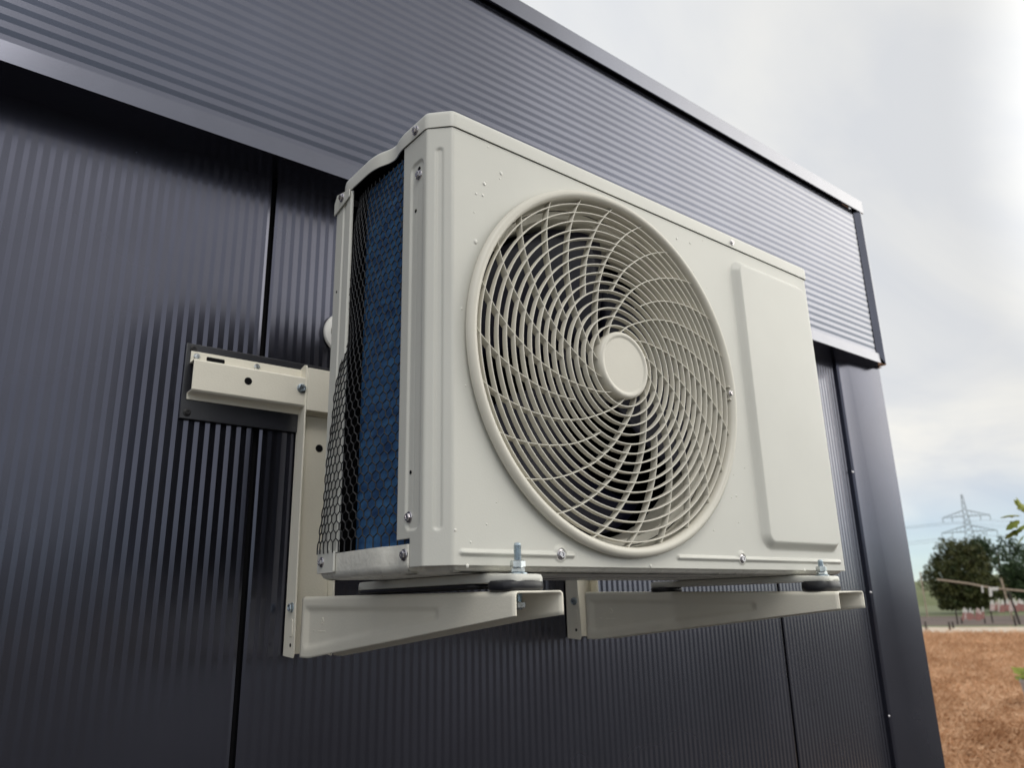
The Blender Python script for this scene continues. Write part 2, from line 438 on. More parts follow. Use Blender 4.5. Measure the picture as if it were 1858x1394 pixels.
# roof cap
b = PB()
pc = [(YF - 0.014, 1.2045), (YF - 0.014, 1.250), (YF - 0.012, 1.252), (YF + 0.6, 1.272), (YF + 0.6, 1.267), (YF - 0.008, 1.247), (YF - 0.008, 1.2045)]
b.loops([[(x, y, fz(x, z)) for y, z in pc] for x in (XL, XF + 0.003)])
b.build('roof_cap', 'trim', bld, angle=20)
PB().box(XL, XF - 0.04, YF + 0.021, YF + 0.07, 0.690, 1.245).build('fascia_core', 'dark', bld, smooth=False)
PB().box(XL, XR - 0.001, YF + 0.6, YF + 5.0, 1.262, 1.28).build('roof', 'trim', bld, smooth=False)

# ------------------------------------------------------------------ fixings
def screw_mesh(name, r, material, hexr=None, h=None, recess=True):
    b = MB(); hx = hexr or r * 0.68; h = h or r * 0.62
    b.lathe([(r * 0.55, -0.0005), (r, -0.0005), (r, r * 0.10), (r * 0.93, r * 0.2), (hx * 0.9, r * 0.28)], (0, 0, 0), (0, -1, 0), n=24)
    b.lathe([(hx, r * 0.2), (hx, h * 0.9), (hx * 0.9, h), (hx * 0.58, h), (hx * 0.5, h * 0.72), (0.00001, h * 0.70)], (0, 0, 0), (0, -1, 0), n=6)
    if recess:
        s_ = hx * 0.36
        b.box(-s_, s_, -h * 0.80, -h * 0.6, -s_ * 0.28, s_ * 0.28); b.box(-s_ * 0.28, s_ * 0.28, -h * 0.81, -h * 0.6, -s_, s_)
    o = b.build(name, material, angle=28)
    return o
SCREW = screw_mesh('screw', 0.0062, 'steel')
SMALL = screw_mesh('screw_small', 0.0045, 'steel')
BLK = screw_mesh('screw_black', 0.0056, 'black')
protos = [SCREW, SMALL, BLK]
def put(proto, parent, loc, face, name='screw', roll=None):
    # face: outward direction of the head
    q = Vector((0, -1, 0)).rotation_difference(Vector(face)) @ Matrix.Rotation(random.uniform(0, 6) if roll is None else roll, 3, 'Y').to_quaternion()
    l = Vector(loc)
    p_ = parent
    while p_ is not None: l = l - p_.matrix_basis.translation; p_ = p_.parent
    o = proto.copy(); col.objects.link(o); o.parent = parent; o.location = l
    o.rotation_euler = q.to_euler(); o.name = name
    return o

# ------------------------------------------------------------------ backing plate and rail on the wall
bp_ = empty('backing_plate', (-0.14, YW, 0.232))
tag(bp_, 'black steel backing plate screwed flat on the ribbed wall behind the rail', 'plate')
b = PB(); b.box(-0.142, 0.86, YW - 0.007, YW - 0.0018, 0.2315, 0.3465); b.build('plate', 'backing', bp_, bevel=0.0006)
for x, z in ((-0.132, 0.3385), (-0.1325, 0.2405), (0.84, 0.3385), (0.84, 0.2405)): put(BLK, bp_, (x, YW - 0.007, z), (0, -1, 0))
rail = empty('mounting_rail', (-0.135, YW, 0.265))
tag(rail, 'cream channel rail fixed on the black backing plate', 'rail')
yb = YW - 0.0075
prof = [(yb, 0.3345), (yb - 0.0022, 0.3345), (yb - 0.0022, 0.3185), (yb - 0.0035, 0.3170), (yb - 0.020, 0.3170), (yb - 0.0225, 0.3145), (yb - 0.0225, 0.2710), (yb - 0.020, 0.2685), (yb - 0.0035, 0.2685), (yb - 0.0022, 0.2665), (yb - 0.0022, 0.2600), (yb, 0.2600), (yb, 0.2705), (yb - 0.019, 0.2705), (yb - 0.0203, 0.2720), (yb - 0.0203, 0.3135), (yb - 0.019, 0.3148), (yb, 0.3150)]
b = PB(); b.loops([[(x, y, z) for y, z in prof] for x in (-0.1355, 0.80)]); b.build('channel', 'bracket', rail, bevel=0.0005)
for x in (-0.127, -0.036, 0.22, 0.42): 
    PB().lathe([(0.0052, 0), (0.005, 0.0014), (0.0036, 0.0028), (0.0018, 0.003), (0.0016, 0.0015), (0.00001, 0.0015)], (x, yb - 0.0022, 0.3265), (0, -1, 0), n=14).build('rivet', 'zinc', rail)
for x in (-0.055,):
    PB().lathe([(0.0058, 0), (0.0058, 0.0004), (0.00001, 0.0004)], (x, yb - 0.0225, 0.2955), (0, -1, 0), n=20).build('bolt_hole', 'dark', rail)
b = PB(); b.prism(rounded([(-0.113, 0.3225), (-0.086, 0.3225), (-0.086, 0.3290), (-0.113, 0.3290)], 0.002), lambda q, t: (q[0], t, q[1]), yb - 0.0026, yb - 0.0020); b.build('slot', 'dark', rail, smooth=False)

# ------------------------------------------------------------------ wall brackets
def hexbolt(parent, loc, face, r=0.0068, name='bolt', material='zincblue'):
    b = PB()
    b.lathe([(r * 1.15, 0), (r * 1.15, 0.0010), (r, 0.0013), (r, 0.0014)], loc, face, n=20)
    b.lathe([(r, 0.0012), (r, 0.0045), (r * 0.88, 0.0052), (r * 0.6, 0.0052), (r * 0.5, 0.0046), (0.00001, 0.0046)], loc, face, n=6, a0=0.4)
    return b.build(name, material, parent, angle=25)
def bracket(xa, yend, zf, zk, w, label, marks):
    br = empty('wall_bracket', (xa, YW, -0.104))
    tag(br, label, 'bracket', 'pair of cream wall brackets carrying the air conditioner')
    ybk = 0.448                            # back of the arm web
    yT = YW - 0.0025
    # upright: tapered left flange, back web, right flange
    b = PB(); xf = xa - 0.0042; t = 0.0024
    yq = YW - 0.031                        # in front of the rail at the top
    def fl(x, outl):
        n_ = len(outl)
        b.loops([[(x, y, z) for y, z in outl], [(x + t, y, z) for y, z in outl]])
    outl = [(yT, -0.104), (yT, 0.3360), (yq + 0.010, 0.3400), (yq + 0.003, 0.3380), (yq, 0.3310), (yq - 0.003, 0.10), (yq - 0.006, -0.02), (0.462, -0.040), (0.459, -0.098), (0.463, -0.106)]
    fl(xf, outl)
    b.box(xf + t + 0.0001, xf + w + 0.008, YW - 0.0112, YW - 0.0086, -0.102, 0.2592)
    b.box(xf + t + 0.0001, xf + w + 0.008, yq - 0.0012, yq + 0.0012, 0.2635, 0.3335)
    fl(xf + w + 0.0083, [(y + 0.006 if y < yT else y, z) for y, z in outl])
    up = b.build('upright', 'bracket', br, bevel=0.0007)
    PB().lathe([(0.0062, 0), (0.0062, 0.0005), (0.00001, 0.0005)], (xa + 0.0325, YW - 0.0112, 0.2085), (0, -1, 0), n=20).build('bolt_hole', 'dark', up)
    # pressed slot and small hole at the foot of the flange
    b = PB(); b.prism(rounded([(0.466, -0.077), (0.477, -0.077), (0.477, -0.052), (0.466, -0.052)], 0.0045), lambda q, s: (s, q[0], q[1]), xf + 0.0002, xf - 0.0012); b.build('pressed_slot', 'bracket', up, bevel=0.0008)
    PB().lathe([(0.0028, 0), (0.0028, 0.0004), (0.00001, 0.0004)], (xf, 0.472, -0.0885), (-1, 0, 0), n=12).build('small_hole', 'dark', up)
    hexbolt(br, (xf, 0.474, -0.036), (-1, 0, 0), 0.0062)
    hexbolt(br, (xa - 0.0105, yb - 0.0225, 0.2975), (0, -1, 0), 0.0066)
    # arm: tapering inverted U with a pressed panel in the visible web
    ny = 90; lp = []
    L_ = ybk - yend
    for i in range(ny + 1):
        f = i / ny; y = ybk + (yend - ybk) * f
        zt_ = zk + (zf - zk) * f
        zb_ = -0.1045 + (zf - 0.0232 + 0.1045) * max(0.0, (f - 0.055) / 0.945)
        zb_ = min(zb_, zt_ - 0.012)
        row = []
        rc = 0.005
        # left web bottom -> top
        nw = 26
        for j in range(nw + 1):
            z = zb_ + (zt_ - rc - zb_) * j / nw
            d_b, d_t = z - zb_, zt_ - z
            dd = min((y - yend) - 0.135, (ybk - y) - 0.010, d_b - 0.011, d_t - 0.013)
            dep = 0.0042 * sstep(0.0, 0.0075, dd)
            row.append((xa + dep, y, z))
        for k_ in range(1, 6):
            a = math.pi / 2 * k_ / 5
            row.append((xa + rc - rc * math.cos(a), y, zt_ - rc + rc * math.sin(a)))
        for j in range(1, 5): row.append((xa + rc + (w - 2 * rc) * j / 5, y, zt_))
        for k_ in range(0, 6):
            a = math.pi / 2 * (1 - k_ / 5)
            row.append((xa + w - rc + rc * math.cos(a), y - 0.010 * sstep(0.9, 1, f), zt_ - rc + rc * math.sin(a)))
        zr = max(zb_, zt_ - 0.05)
        for j in range(1, 5): row.append((xa + w, y - 0.010 * sstep(0.9, 1, f), zt_ - rc + (zb_ - zt_ + rc) * j / 4))
        lp.append(row)
    b = PB(); b.loops(lp, False, False, closed=False)
    b.f = [tuple(reversed(f)) for f in b.f]
    arm = b.build('arm', 'bracket', br, solid=0.0022, angle=50)
    if marks:                              # small embossed mark near the foot of the web
        b = PB()
        cy, cz = ybk - 0.062, -0.0550
        tri = [(cy + 0.007 * math.cos(a), cz + 0.0065 * math.sin(a)) for a in (R(90), R(210), R(330))]
        for i in range(3):
            p, q = tri[i], tri[(i + 1) % 3]
            b.tube([(xa + 0.0043, p[0] * .85 + q[0] * .15, p[1] * .85 + q[1] * .15), (xa + 0.0043, p[0] * .25 + q[0] * .75, p[1] * .25 + q[1] * .75)], 0.0008, 5)
        for i in range(4):
            yy = cy + 0.012 - i * 0.006
            b.tube([(xa + 0.0043, yy, cz - 0.0135), (xa + 0.0043, yy - 0.0035, cz - 0.0135)], 0.0008, 5)
        b.tube([(xa + 0.0043, cy + 0.030, cz - 0.0128), (xa + 0.0043, cy + 0.024, cz - 0.0128)], 0.0008, 5)
        b.build('embossed_mark', 'bracket', arm)
    return br
XA = (0.0405, 0.6065)
bracket(XA[0], -0.0455, -0.0257, -0.0212, 0.054, 'cream steel wall bracket nearest the camera with embossed tapering arm', True)
bracket(XA[1], -0.0600, -0.0312, -0.0195, 0.0515, 'cream steel wall bracket farther right, under the plain panel end', True)

# ------------------------------------------------------------------ rubber mounts
def pad(name, x0, x1, y0, y1, z0, z1, label, parent=None):
    b = MB()
    base = rounded([(x0, y0), (x1, y0), (x1, y1), (x0, y1)], (x1 - x0) * 0.42, 6)
    h = z1 - z0; lv = [(0.0, 0.0022), (0.12, 0.0006), (0.4, 0), (0.75, 0.0004), (1.0, 0.0024)]
    b.loops([[(x, y, z0 + h * t) for x, y in insets(base, d)] for t, d in lv])
    o = b.build(name, 'rubber', None, angle=60)
    return tag(o, label, 'rubber pad', 'black rubber pads between the feet and the bracket arms')
pad('rubber_pad', 0.0375, 0.0905, -0.0425, 0.006, -0.0254, -0.0150, 'front black rubber pad on the near bracket arm')
pad('rubber_pad', 0.0440, 0.0855, 0.030, 0.292, -0.0218, -0.0160, 'rear black rubber pad on the near bracket arm')
pad('rubber_pad', 0.6055, 0.6570, -0.046, 0.002, -0.0304, -0.0160, 'front black rubber pad on the farther bracket arm')
pad('rubber_pad', 0.6060, 0.6570, 0.245, 0.292, -0.0240, -0.0160, 'rear black rubber pad on the farther bracket arm')

# ------------------------------------------------------------------ outdoor unit
W, H, C = 0.751, 0.50, 0.0217
unit = empty('air_conditioner', (0, 0, 0))
tag(unit, 'cream outdoor air conditioning unit with round fan grille on wall brackets', 'air conditioner')
FX, FZ, FR = 0.2523, 0.2495, 0.2382
def dense(lo, hi, step, fine):
    xs = [lo]; 
    while xs[-1] < hi - 1e-6:
        x = xs[-1]; s_ = step
        for a, b_, st in fine:
            if a - 1e-6 <= x < b_: s_ = min(s_, st)
            elif x < a < x + s_: s_ = min(s_, a - x)
        xs.append(min(hi, x + s_))
    return xs
# perimeter of the front panel: (x, y, nx, ny)
per = []
def bend(c, r, a0, a1, n=6):
    for k_ in range(n + 1):
        a = a0 + (a1 - a0) * k_ / n; per.append((c[0] + r * math.cos(a), c[1] + r * math.sin(a), math.cos(a), math.sin(a)))
rb = 0.006
YE = 0.073
tn = rb * math.tan(R(22.5))
for y in dense(0, YE - (C + tn), 0.0012, []): per.append((-C, YE - y, -1, 0))
per.pop()
bend((-C + rb, C + tn), rb, R(180), R(225))
s2 = math.sqrt(.5)
p0 = Vector((per[-1][0], per[-1][1])); 
cf = Vector((tn, rb)); p1 = cf + Vector((-s2, -s2)) * rb
nn = 22
for k_ in range(1, nn): q = p0.lerp(p1, k_ / nn); per.append((q.x, q.y, -s2, -s2))
bend((tn, rb), rb, R(225), R(270))
for x in dense(tn, W - rb, 0.004, [(0.004, 0.010, 0.001), (0.128, 0.170, 0.0012), (0.336, 0.344, .001), (0.460, 0.492, 0.0012), (0.520, 0.560, 0.001), (0.700, 0.745, 0.001)])[1:-1]: per.append((x, 0, 0, -1))
bend((W - rb, rb), rb, R(270), R(360))
for y in (0.03, 0.10, 0.236): per.append((W, y, 1, 0))
zs = dense(0.0, H, 0.005, [(0.0, 0.062, 0.001), (0.440, 0.50, 0.0012)])
def capsule(x, z, x0, x1, z0, r): return math.hypot(x - min(max(x, x0), x1), z - z0) - r
def relief(px, py, nx, ny, z):
    h = 0.0
    if abs(ny + 1) < 1e-6:                 # front face
        d = rbox(px, z, 0.527, 0.737, 0.0275, 0.4815, 0.024)
        h += 0.0095 * sstep(0.0, -0.0130, d)
        for x0, x1, sx, z0 in ((0.011, 0.161, 0.1425, 0.0128), (0.343, 0.733, 0.476, 0.0138)):
            d = capsule(px, z, x0, x1, z0, 0.0038)
            e_ = math.hypot(px - sx, z - z0 - 0.0018) - 0.0098
            hb = 0.0030 * sstep(0.0, -0.0032, d); he = 0.0030 * sstep(0.0, -0.0032, e_)
            hh = max(hb, he)
            hh *= 1 - 0.9 * sstep(0.0072, 0.0050, math.hypot(px - sx, z - z0 - 0.0002))
            h += hh
    elif abs(nx + 1) < 1e-6:               # side
        d = rbox(py, z, 0.028, 0.0575, 0.036, 0.468, 0.010)
        h -= 0.0022 * sstep(0.0, -0.0035, d)
        d = rbox(py, z, 0.044, 0.0450, 0.05, 0.44, 0.0004)
        h -= 0.0004 * sstep(0.0006, -0.0006, d)
    elif nx < -0.6 and ny < -0.6:          # chamfer
        s_ = (px + C) / C * C * math.sqrt(2)
        d = rbox(s_, z, 0.0105, 0.0200, 0.0345, 0.474, 0.0047)
        h -= 0.0020 * sstep(0.0008, -0.0028, d)
    return h
b = MB()
npz = len(zs)
for (x, y, nx, ny) in per:
    for z in zs:
        h = relief(x, y, nx, ny, z)
        b.v.append((x + nx * h, y + ny * h, z))
for i in range(len(per) - 1):
    for j in range(npz - 1):
        x, y = (per[i][0] + per[i + 1][0]) / 2, (per[i][1] + per[i + 1][1]) / 2; z = (zs[j] + zs[j + 1]) / 2
        if math.hypot(x - FX, z - FZ) < 0.2310 and y < 0.001: continue
        if x < -C + 0.001 and y > 0.0465 and z < 0.0288: continue
        b.f.append((i * npz + j, (i + 1) * npz + j, (i + 1) * npz + j + 1, i * npz + j + 1))
front = b.build('front_panel', 'cream', unit, angle=60, solid=0.0012)
# pilot holes in the side flange
for y, z, r_ in ((0.0475, 0.405, 0.0022), (0.050, 0.098, 0.0022), (0.041, 0.4575, 0.0030)):
    MB().lathe([(r_, 0), (r_, 0.0003), (0.00001, 0.0003)], (-C + 0.0021, y, z), (-1, 0, 0), n=12).build('pilot_hole', 'dark', front)

# lid with its bulged rear end
lo = [(W + 0.001, -0.0018), (W + 0.001, 0.238), (-0.018, 0.238), (-0.0305, 0.218), (-0.0310, 0.135), (-0.0175, 0.104), (-0.0238, 0.080), (-C - 0.0016, C + 0.0), (-0.0006, -0.0018)]
lor = rounded(lo, [0.004, 0.01, 0.006, 0.012, 0.022, 0.020, 0.012, 0.005, 0.005], 6)
b = MB()
lv = [(0.5008, 0.0), (0.5165, 0.0), (0.5200, 0.0006), (0.5222, 0.0020), (0.5234, 0.0040), (0.5238, 0.0065)]
lp = [[(x, y, z) for x, y in insets(lor, d)] for z, d in lv]
inner = [[(x, y, z) for x, y in insets(lor, d)] for z, d in ((0.5008, 0.0014), (0.5195, 0.0014))]
b.loops(list(reversed(inner)) + lp, True, True)
lid = b.build('lid', 'cream', unit, angle=40)
b = MB(); b.loops([[(x, y, z) for x, y in insets(lor, 0.0017)] for z in (0.5120, 0.5193)]); b.build('lid_shade', 'dark', lid, smooth=False)  # near-black block stands in for the shade under the hollow lid
# lid tab over the rear post
b = MB(); b.prism([(0.196, 0.500), (0.2335, 0.508), (0.2405, 0.497), (0.2405, 0.479), (0.196, 0.4895)], lambda q, t: (t, q[0], q[1]), -0.0335, -0.0318); b.build('lid_tab', 'cream', lid, bevel=0.0006)

# base pan
po = [(W - 0.002, 0.004), (W - 0.002, 0.240), (-0.030, 0.240), (-0.030, 0.098), (-C - 0.0012, 0.076), (-C - 0.0012, 0.0475), (-0.004, 0.0475), (0.004, 0.004)]
por = rounded(po, [0.01, 0.01, 0.004, 0.02, 0.02, 0.003, 0.003, 0.004], 6)
b = MB()
lv = [(-0.0062, 0.016), (-0.0050, 0.0085), (-0.0030, 0.0035), (0.0005, 0.0008), (0.004, 0.0), (0.0235, 0.0), (0.0235, 0.0016), (0.0100, 0.0016)]
b.loops([[(x, y, z) for x, y in insets(por, d)] for z, d in lv])
M['pan'] = mat('wet_base_pan', (0.76, 0.745, 0.68), 0.33, var=0.06, var_scale=30, bump=0.7, bump_scale=120, bdist=0.0012, rvar=0.18)
pan = b.build('base_pan', 'pan', unit, angle=50)

# rear corner post with a pressed groove
pp = [(-0.0285, 0.1955), (-0.0305, 0.1975), (-0.0305, 0.2085), (-0.0290, 0.2105), (-0.0290, 0.2165), (-0.0305, 0.2185), (-0.0305, 0.2370), (-0.0285, 0.2392), (-0.018, 0.2392), (-0.018, 0.2375), (-0.0275, 0.2375), (-0.0288, 0.2360), (-0.0270, 0.1955)]
b = MB(); b.prism(pp, lambda q, t: (q[0], q[1], t), 0.0245, 0.4995); post = b.build('rear_post', 'cream', unit, angle=30)
b = MB(); b.prism(rounded([(0.1965, 0.0015), (0.2405, 0.0015), (0.2405, 0.0305), (0.1965, 0.0260)], 0.003), lambda q, t: (t, q[0], q[1]), -0.0335, -0.0308); b.build('foot_tab', 'cream', post, bevel=0.0005)
MB().lathe([(0.0016, 0), (0.0016, 0.0003), (0.00001, 0.0003)], (-0.0305, 0.2275, 0.363), (-1, 0, 0), n=10).build('pilot_hole', 'dark', post)

# screws
for loc, face in (((-C - 0.0018, 0.0435, 0.5092), (-1, 0, 0)), ((-C + 0.0020, 0.0408, 0.4490), (-1, 0, 0)), ((-C + 0.0020, 0.0515, 0.0512), (-1, 0, 0)), ((-C - 0.0014, 0.0545, 0.0130), (-1, 0, 0)),
                  ((-0.0336, 0.2275, 0.0148), (-1, 0, 0)), ((-0.0336, 0.2170, 0.4965), (-1, 0, 0))):
    put(SCREW, unit, loc, face)
for loc in ((0.536, -0.0020, 0.5090),): put(SMALL, unit, loc, (0, -1, 0))
for loc in ((0.1428, -0.0004, 0.0134), (0.4760, -0.0004, 0.0142)): put(SCREW, unit, loc, (0, -1, 0), roll=0.4)

# ---- coil, netting, interior
b = MB(); o_ = []; i_ = []
for y in (0.035, 0.10, 0.172): o_.append((-0.012, y)); i_.append((0.010, y))
for k_ in range(1, 13):
    a = math.pi / 2 * k_ / 12
    o_.append((-0.012 + 0.05 - 0.05 * math.cos(a), 0.172 + 0.05 * math.sin(a))); i_.append((0.038 - 0.028 * math.cos(a), 0.172 + 0.028 * math.sin(a)))
o_.append((0.52, 0.222)); i_.append((0.52, 0.200))
poly = o_ + list(reversed(i_))
b.prism(poly, lambda q, t: (q[0], q[1], t), 0.012, 0.498)
coil = b.build('condenser_coil', 'coil', unit, angle=30)
MB().box(-0.0180, 0.52, 0.2300, 0.2345, 0.012, 0.498).build('rear_gap_shade', 'dark', unit, smooth=False)  # added dark sheet in place of the shade behind the coil bend
MB().box(0.0125, 0.52, 0.1880, 0.1885, 0.012, 0.498).build('fan_bay_shade', 'dark', unit, smooth=False)  # added dark sheet over the rear coil, stands for the fan bay's shade
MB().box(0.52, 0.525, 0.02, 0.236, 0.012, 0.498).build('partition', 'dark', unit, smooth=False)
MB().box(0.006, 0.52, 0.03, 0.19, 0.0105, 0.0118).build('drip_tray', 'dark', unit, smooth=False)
# hexagonal safety net over the side opening
def netpt(u, v):                           # u: 0 front .. 1 rear, v height
    t = max(0.0, min(1.0, (0.30 - v) / 0.27)); 
    yr = 0.200 + 0.036 * t; xr = -0.0262 - 0.0092 * sstep(0.0, 0.35, t); u = 1 - (1 - u) ** 1.2 if u < 1 else 1.0
    y = 0.066 + (yr - 0.066) * u
    top = sstep(0.40, 0.50, v)
    x = (-0.0165) + (xr + 0.0165) * sstep(0.05, 0.9, u)
    x -= 0.0035 * math.sin(math.pi * u) * math.sin(math.pi * min(1, v / 0.5)) 
    x += 0.010 * top * u
    x += 0.0007 * math.sin(v * 60 + u * 9)
    return Vector((x, y, v))
b = MB(); ncol = 14; rowp = 0.0100; hb = 0.0022
rows = int((0.497 - 0.026) / rowp)
def wire(p, q): 
    if 0 <= p[0] <= 1.0001 and 0 <= q[0] <= 1.0001 and p[1] < 0.499 and q[1] < 0.499: b.tube([netpt(*p), netpt(*q)], 0.00088, 4, cap=False)
for r_ in range(rows):
    z0 = 0.028 + r_ * rowp; off = 0.5 if r_ % 2 else 0.0
    for c_ in range(-1, ncol + 1):
        jit = lambda k: 0.012 * math.sin(k * 12.9898 + r_ * 4.1 + c_ * 7.7)
        u0 = (c_ + off) / ncol; um = (c_ + off + 0.5) / ncol
        a_ = (u0, z0 + hb); t_ = (u0, z0 + rowp - hb); m_ = (um, z0 + rowp + hb); mb = (u0, z0 + rowp - hb)
        wire(a_, t_)
        wire(t_, (um, z0 + rowp + hb)); wire(t_, (u0 - 0.5 / ncol, z0 + rowp + hb))
        if r_ == 0: wire((u0, z0 + hb), (u0, z0 - 0.004))
net = b.build('safety_net', 'net', unit, angle=80)
# ---- grille
gr = empty('fan_grille', (0, 0, 0)); gr.parent = unit
fc = (FX, 0, FZ); ax = (0, 1, 0)
b = MB()
b.lathe([(0.2345, 0.0008), (0.2345, -0.0035), (0.2380, -0.0038), (0.2386, -0.0062), (0.2378, -0.0092), (0.2355, -0.0115), (0.2325, -0.0124), (0.2295, -0.0118), (0.2272, -0.0098), (0.2262, -0.0070), (0.2250, 0.0230), (0.2236, 0.0230), (0.2236, 0.0260), (0.2310, 0.0260)], fc, ax, n=160, closed_prof=True)
b.build('rim', 'grille', gr, angle=40)
def gy(r): return -0.0062 - 0.0055 * max(0.0, 1 - r / 0.225) ** 1.0
for k_ in range(15):
    r_ = 0.0532 + 0.0119 * k_; y0 = gy(r_); t = 0.00095
    pr = [(r_ - t, y0 + 0.0068), (r_ - t * 1.05, y0 + 0.0012), (r_ - t * 0.55, y0), (r_ + t * 0.55, y0), (r_ + t * 1.05, y0 + 0.0012), (r_ + t, y0 + 0.0068)]
    b = MB(); b.lathe(pr, fc, ax, n=72 if r_ < 0.12 else 112, closed_prof=True); b.build('ring', 'grille', gr, angle=40)
TB = [(0.233, 0.0), (0.2196, 3.7), (0.1975, 9.4), (0.184, 12.8), (0.1605, 18.9), (0.1372, 25.9), (0.125, 29.5), (0.1125, 33.7), (0.1001, 38.2), (0.0881, 42.8), (0.076, 49.0), (0.0648, 56.7), (0.0532, 67.1), (0.043, 79.0)]
def theta(r):
    for (r1, a1), (r0, a0) in zip(TB, TB[1:]):
        if r0 <= r <= r1: return a1 + (a0 - a1) * (r1 - r) / (r1 - r0)
    return TB[-1][1]
def vane_mesh(rin, name):
    b = MB(); n = 34; lp = []
    for i in range(n + 1):
        r_ = 0.2256 + (rin - 0.2256) * i / n
        rr = [r_ + 0.0006, r_ - 0.0006]
        P = [Vector((q * math.cos(R(theta(q))), q * math.sin(R(theta(q))))) for q in rr]
        d = (P[1] - P[0]).normalized(); nn_ = Vector((-d.y, d.x)); c_ = (P[0] + P[1]) / 2
        y0 = gy(r_) + 0.00022; t = 0.00075
        row = []
        for s_, yy in ((-1, y0 + 0.0100), (-1.05, y0 + 0.001), (-0.5, y0), (0.5, y0), (1.05, y0 + 0.001), (1, y0 + 0.0100)):
            q = c_ + nn_ * (t * s_); row.append((q.x, yy, q.y))
        lp.append(row)
    b.loops(lp); return b.build(name, 'grille', gr, angle=40)
VL, VS = vane_mesh(0.0432, 'vane'), vane_mesh(0.1008, 'vane')
for k_ in range(12):
    for src, a0 in ((VL, 41.8), (VS, 56.6)):
        o = src if k_ == 0 else src.copy()
        if k_: col.objects.link(o); o.parent = gr
        o.location = fc; o.rotation_euler = (0, -R(a0 + 30 * k_), 0)
b = MB()
b.lathe([(0.0435, 0.004), (0.0440, -0.0085), (0.0436, -0.0130), (0.0420, -0.0148), (0.0395, -0.0152), (0.0375, -0.0146), (0.0362, -0.0136), (0.0352, -0.0135), (0.0345, -0.0135), (0.0001, -0.0135)], fc, ax, n=72)
b.build('hub_cap', 'grille', gr, angle=40)
for dz in (-0.0095, 0.0095):
    MB().hexa([(FX + 0.2230, -0.0095, FZ - 0.001 + dz - 0.0011), (FX + 0.2372, -0.0095, FZ - 0.001 + dz - 0.0011), (FX + 0.2372, 0.004, FZ - 0.001 + dz - 0.0011), (FX + 0.2230, 0.004, FZ - 0.001 + dz - 0.0011),
               (FX + 0.2230, -0.0095, FZ - 0.001 + dz + 0.0011), (FX + 0.2372, -0.0095, FZ - 0.001 + dz + 0.0011), (FX + 0.2372, 0.004, FZ - 0.001 + dz + 0.0011), (FX + 0.2230, 0.004, FZ - 0.001 + dz + 0.0011)]).build('clip_rib', 'grille', gr, bevel=0.0004)
put(SMALL, gr, (FX + 0.2275, -0.0085, FZ - 0.001), (0, -1, 0), name='grille_screw')
# shroud and fan behind the grille
b = MB(); b.lathe([(0.2225, 0.0262), (0.2140, 0.030), (0.2120, 0.036), (0.2120, 0.075), (0.2140, 0.075), (0.2142, 0.036), (0.2240, 0.031)], fc, ax, n=96, closed_prof=True); b.build('shroud', 'grille', unit, angle=40)
fan = empty('fan', (FX, 0.075, FZ)); fan.parent = unit
MB().lathe([(0.00001, -0.030), (0.040, -0.030), (0.050, -0.022), (0.052, 0.03), (0.00001, 0.03)], (0, 0, 0), ax, n=36).build('fan_hub', 'blade', fan)
def blade():
    b = MB(); nr, na = 10, 14; lp = []
    for i in range(nr + 1):
        f = i / nr; r_ = 0.050 + 0.155 * f; row = []
        a0 = -38 - 10 * f; a1 = 38 + 22 * f
        for j in range(na + 1):
            g = j / na; a = R(a0 + (a1 - a0) * g + 14 * f * f)
            row.append((r_ * math.cos(a), -0.028 + 0.062 * g - 0.012 * math.sin(math.pi * g) - 0.006 * f, r_ * math.sin(a)))
        lp.append(row)
    b.loops(lp, False, False, closed=False); return b.build('fan_blade', 'blade', fan, angle=60, solid=0.003)
B0 = blade()
for k_ in range(3):
    o = B0 if k_ == 0 else B0.copy()
    if k_: col.objects.link(o); o.parent = fan
    o.rotation_euler = (0, -R(-122 + 120 * k_), 0)

# ---- feet under the pan
for xa, y0 in ((0.0445, -0.0405), (0.6105, -0.044)):
    b = MB(); w = 0.0415
    foot = rounded([(xa, y0), (xa + w, y0), (xa + w, 0.290), (xa, 0.290)], [0.011, 0.011, 0.011, 0.011], 6)
    def zz(y): return sstep(0.012, -0.008, y) * 0.0030
    lv = [(-0.0166, 0.0006), (-0.0160, 0.0), (-0.0100, 0.0), (-0.0072, 0.0014), (-0.0064, 0.0050)]
    dn = []
    for (px, py), (qx, qy) in zip(foot, foot[1:] + foot[:1]):
        n_ = max(1, int(math.hypot(qx - px, qy - py) / 0.008))
        dn += [(px + (qx - px) * i / n_, py + (qy - py) * i / n_) for i in range(n_)]
    b.loops([[(x, y, z - (zz(y) * (0.9 if z > -0.0140 else 0.1))) for x, y in insets(dn, d)] for z, d in lv])
    b.build('foot', 'cream', unit, angle=45)

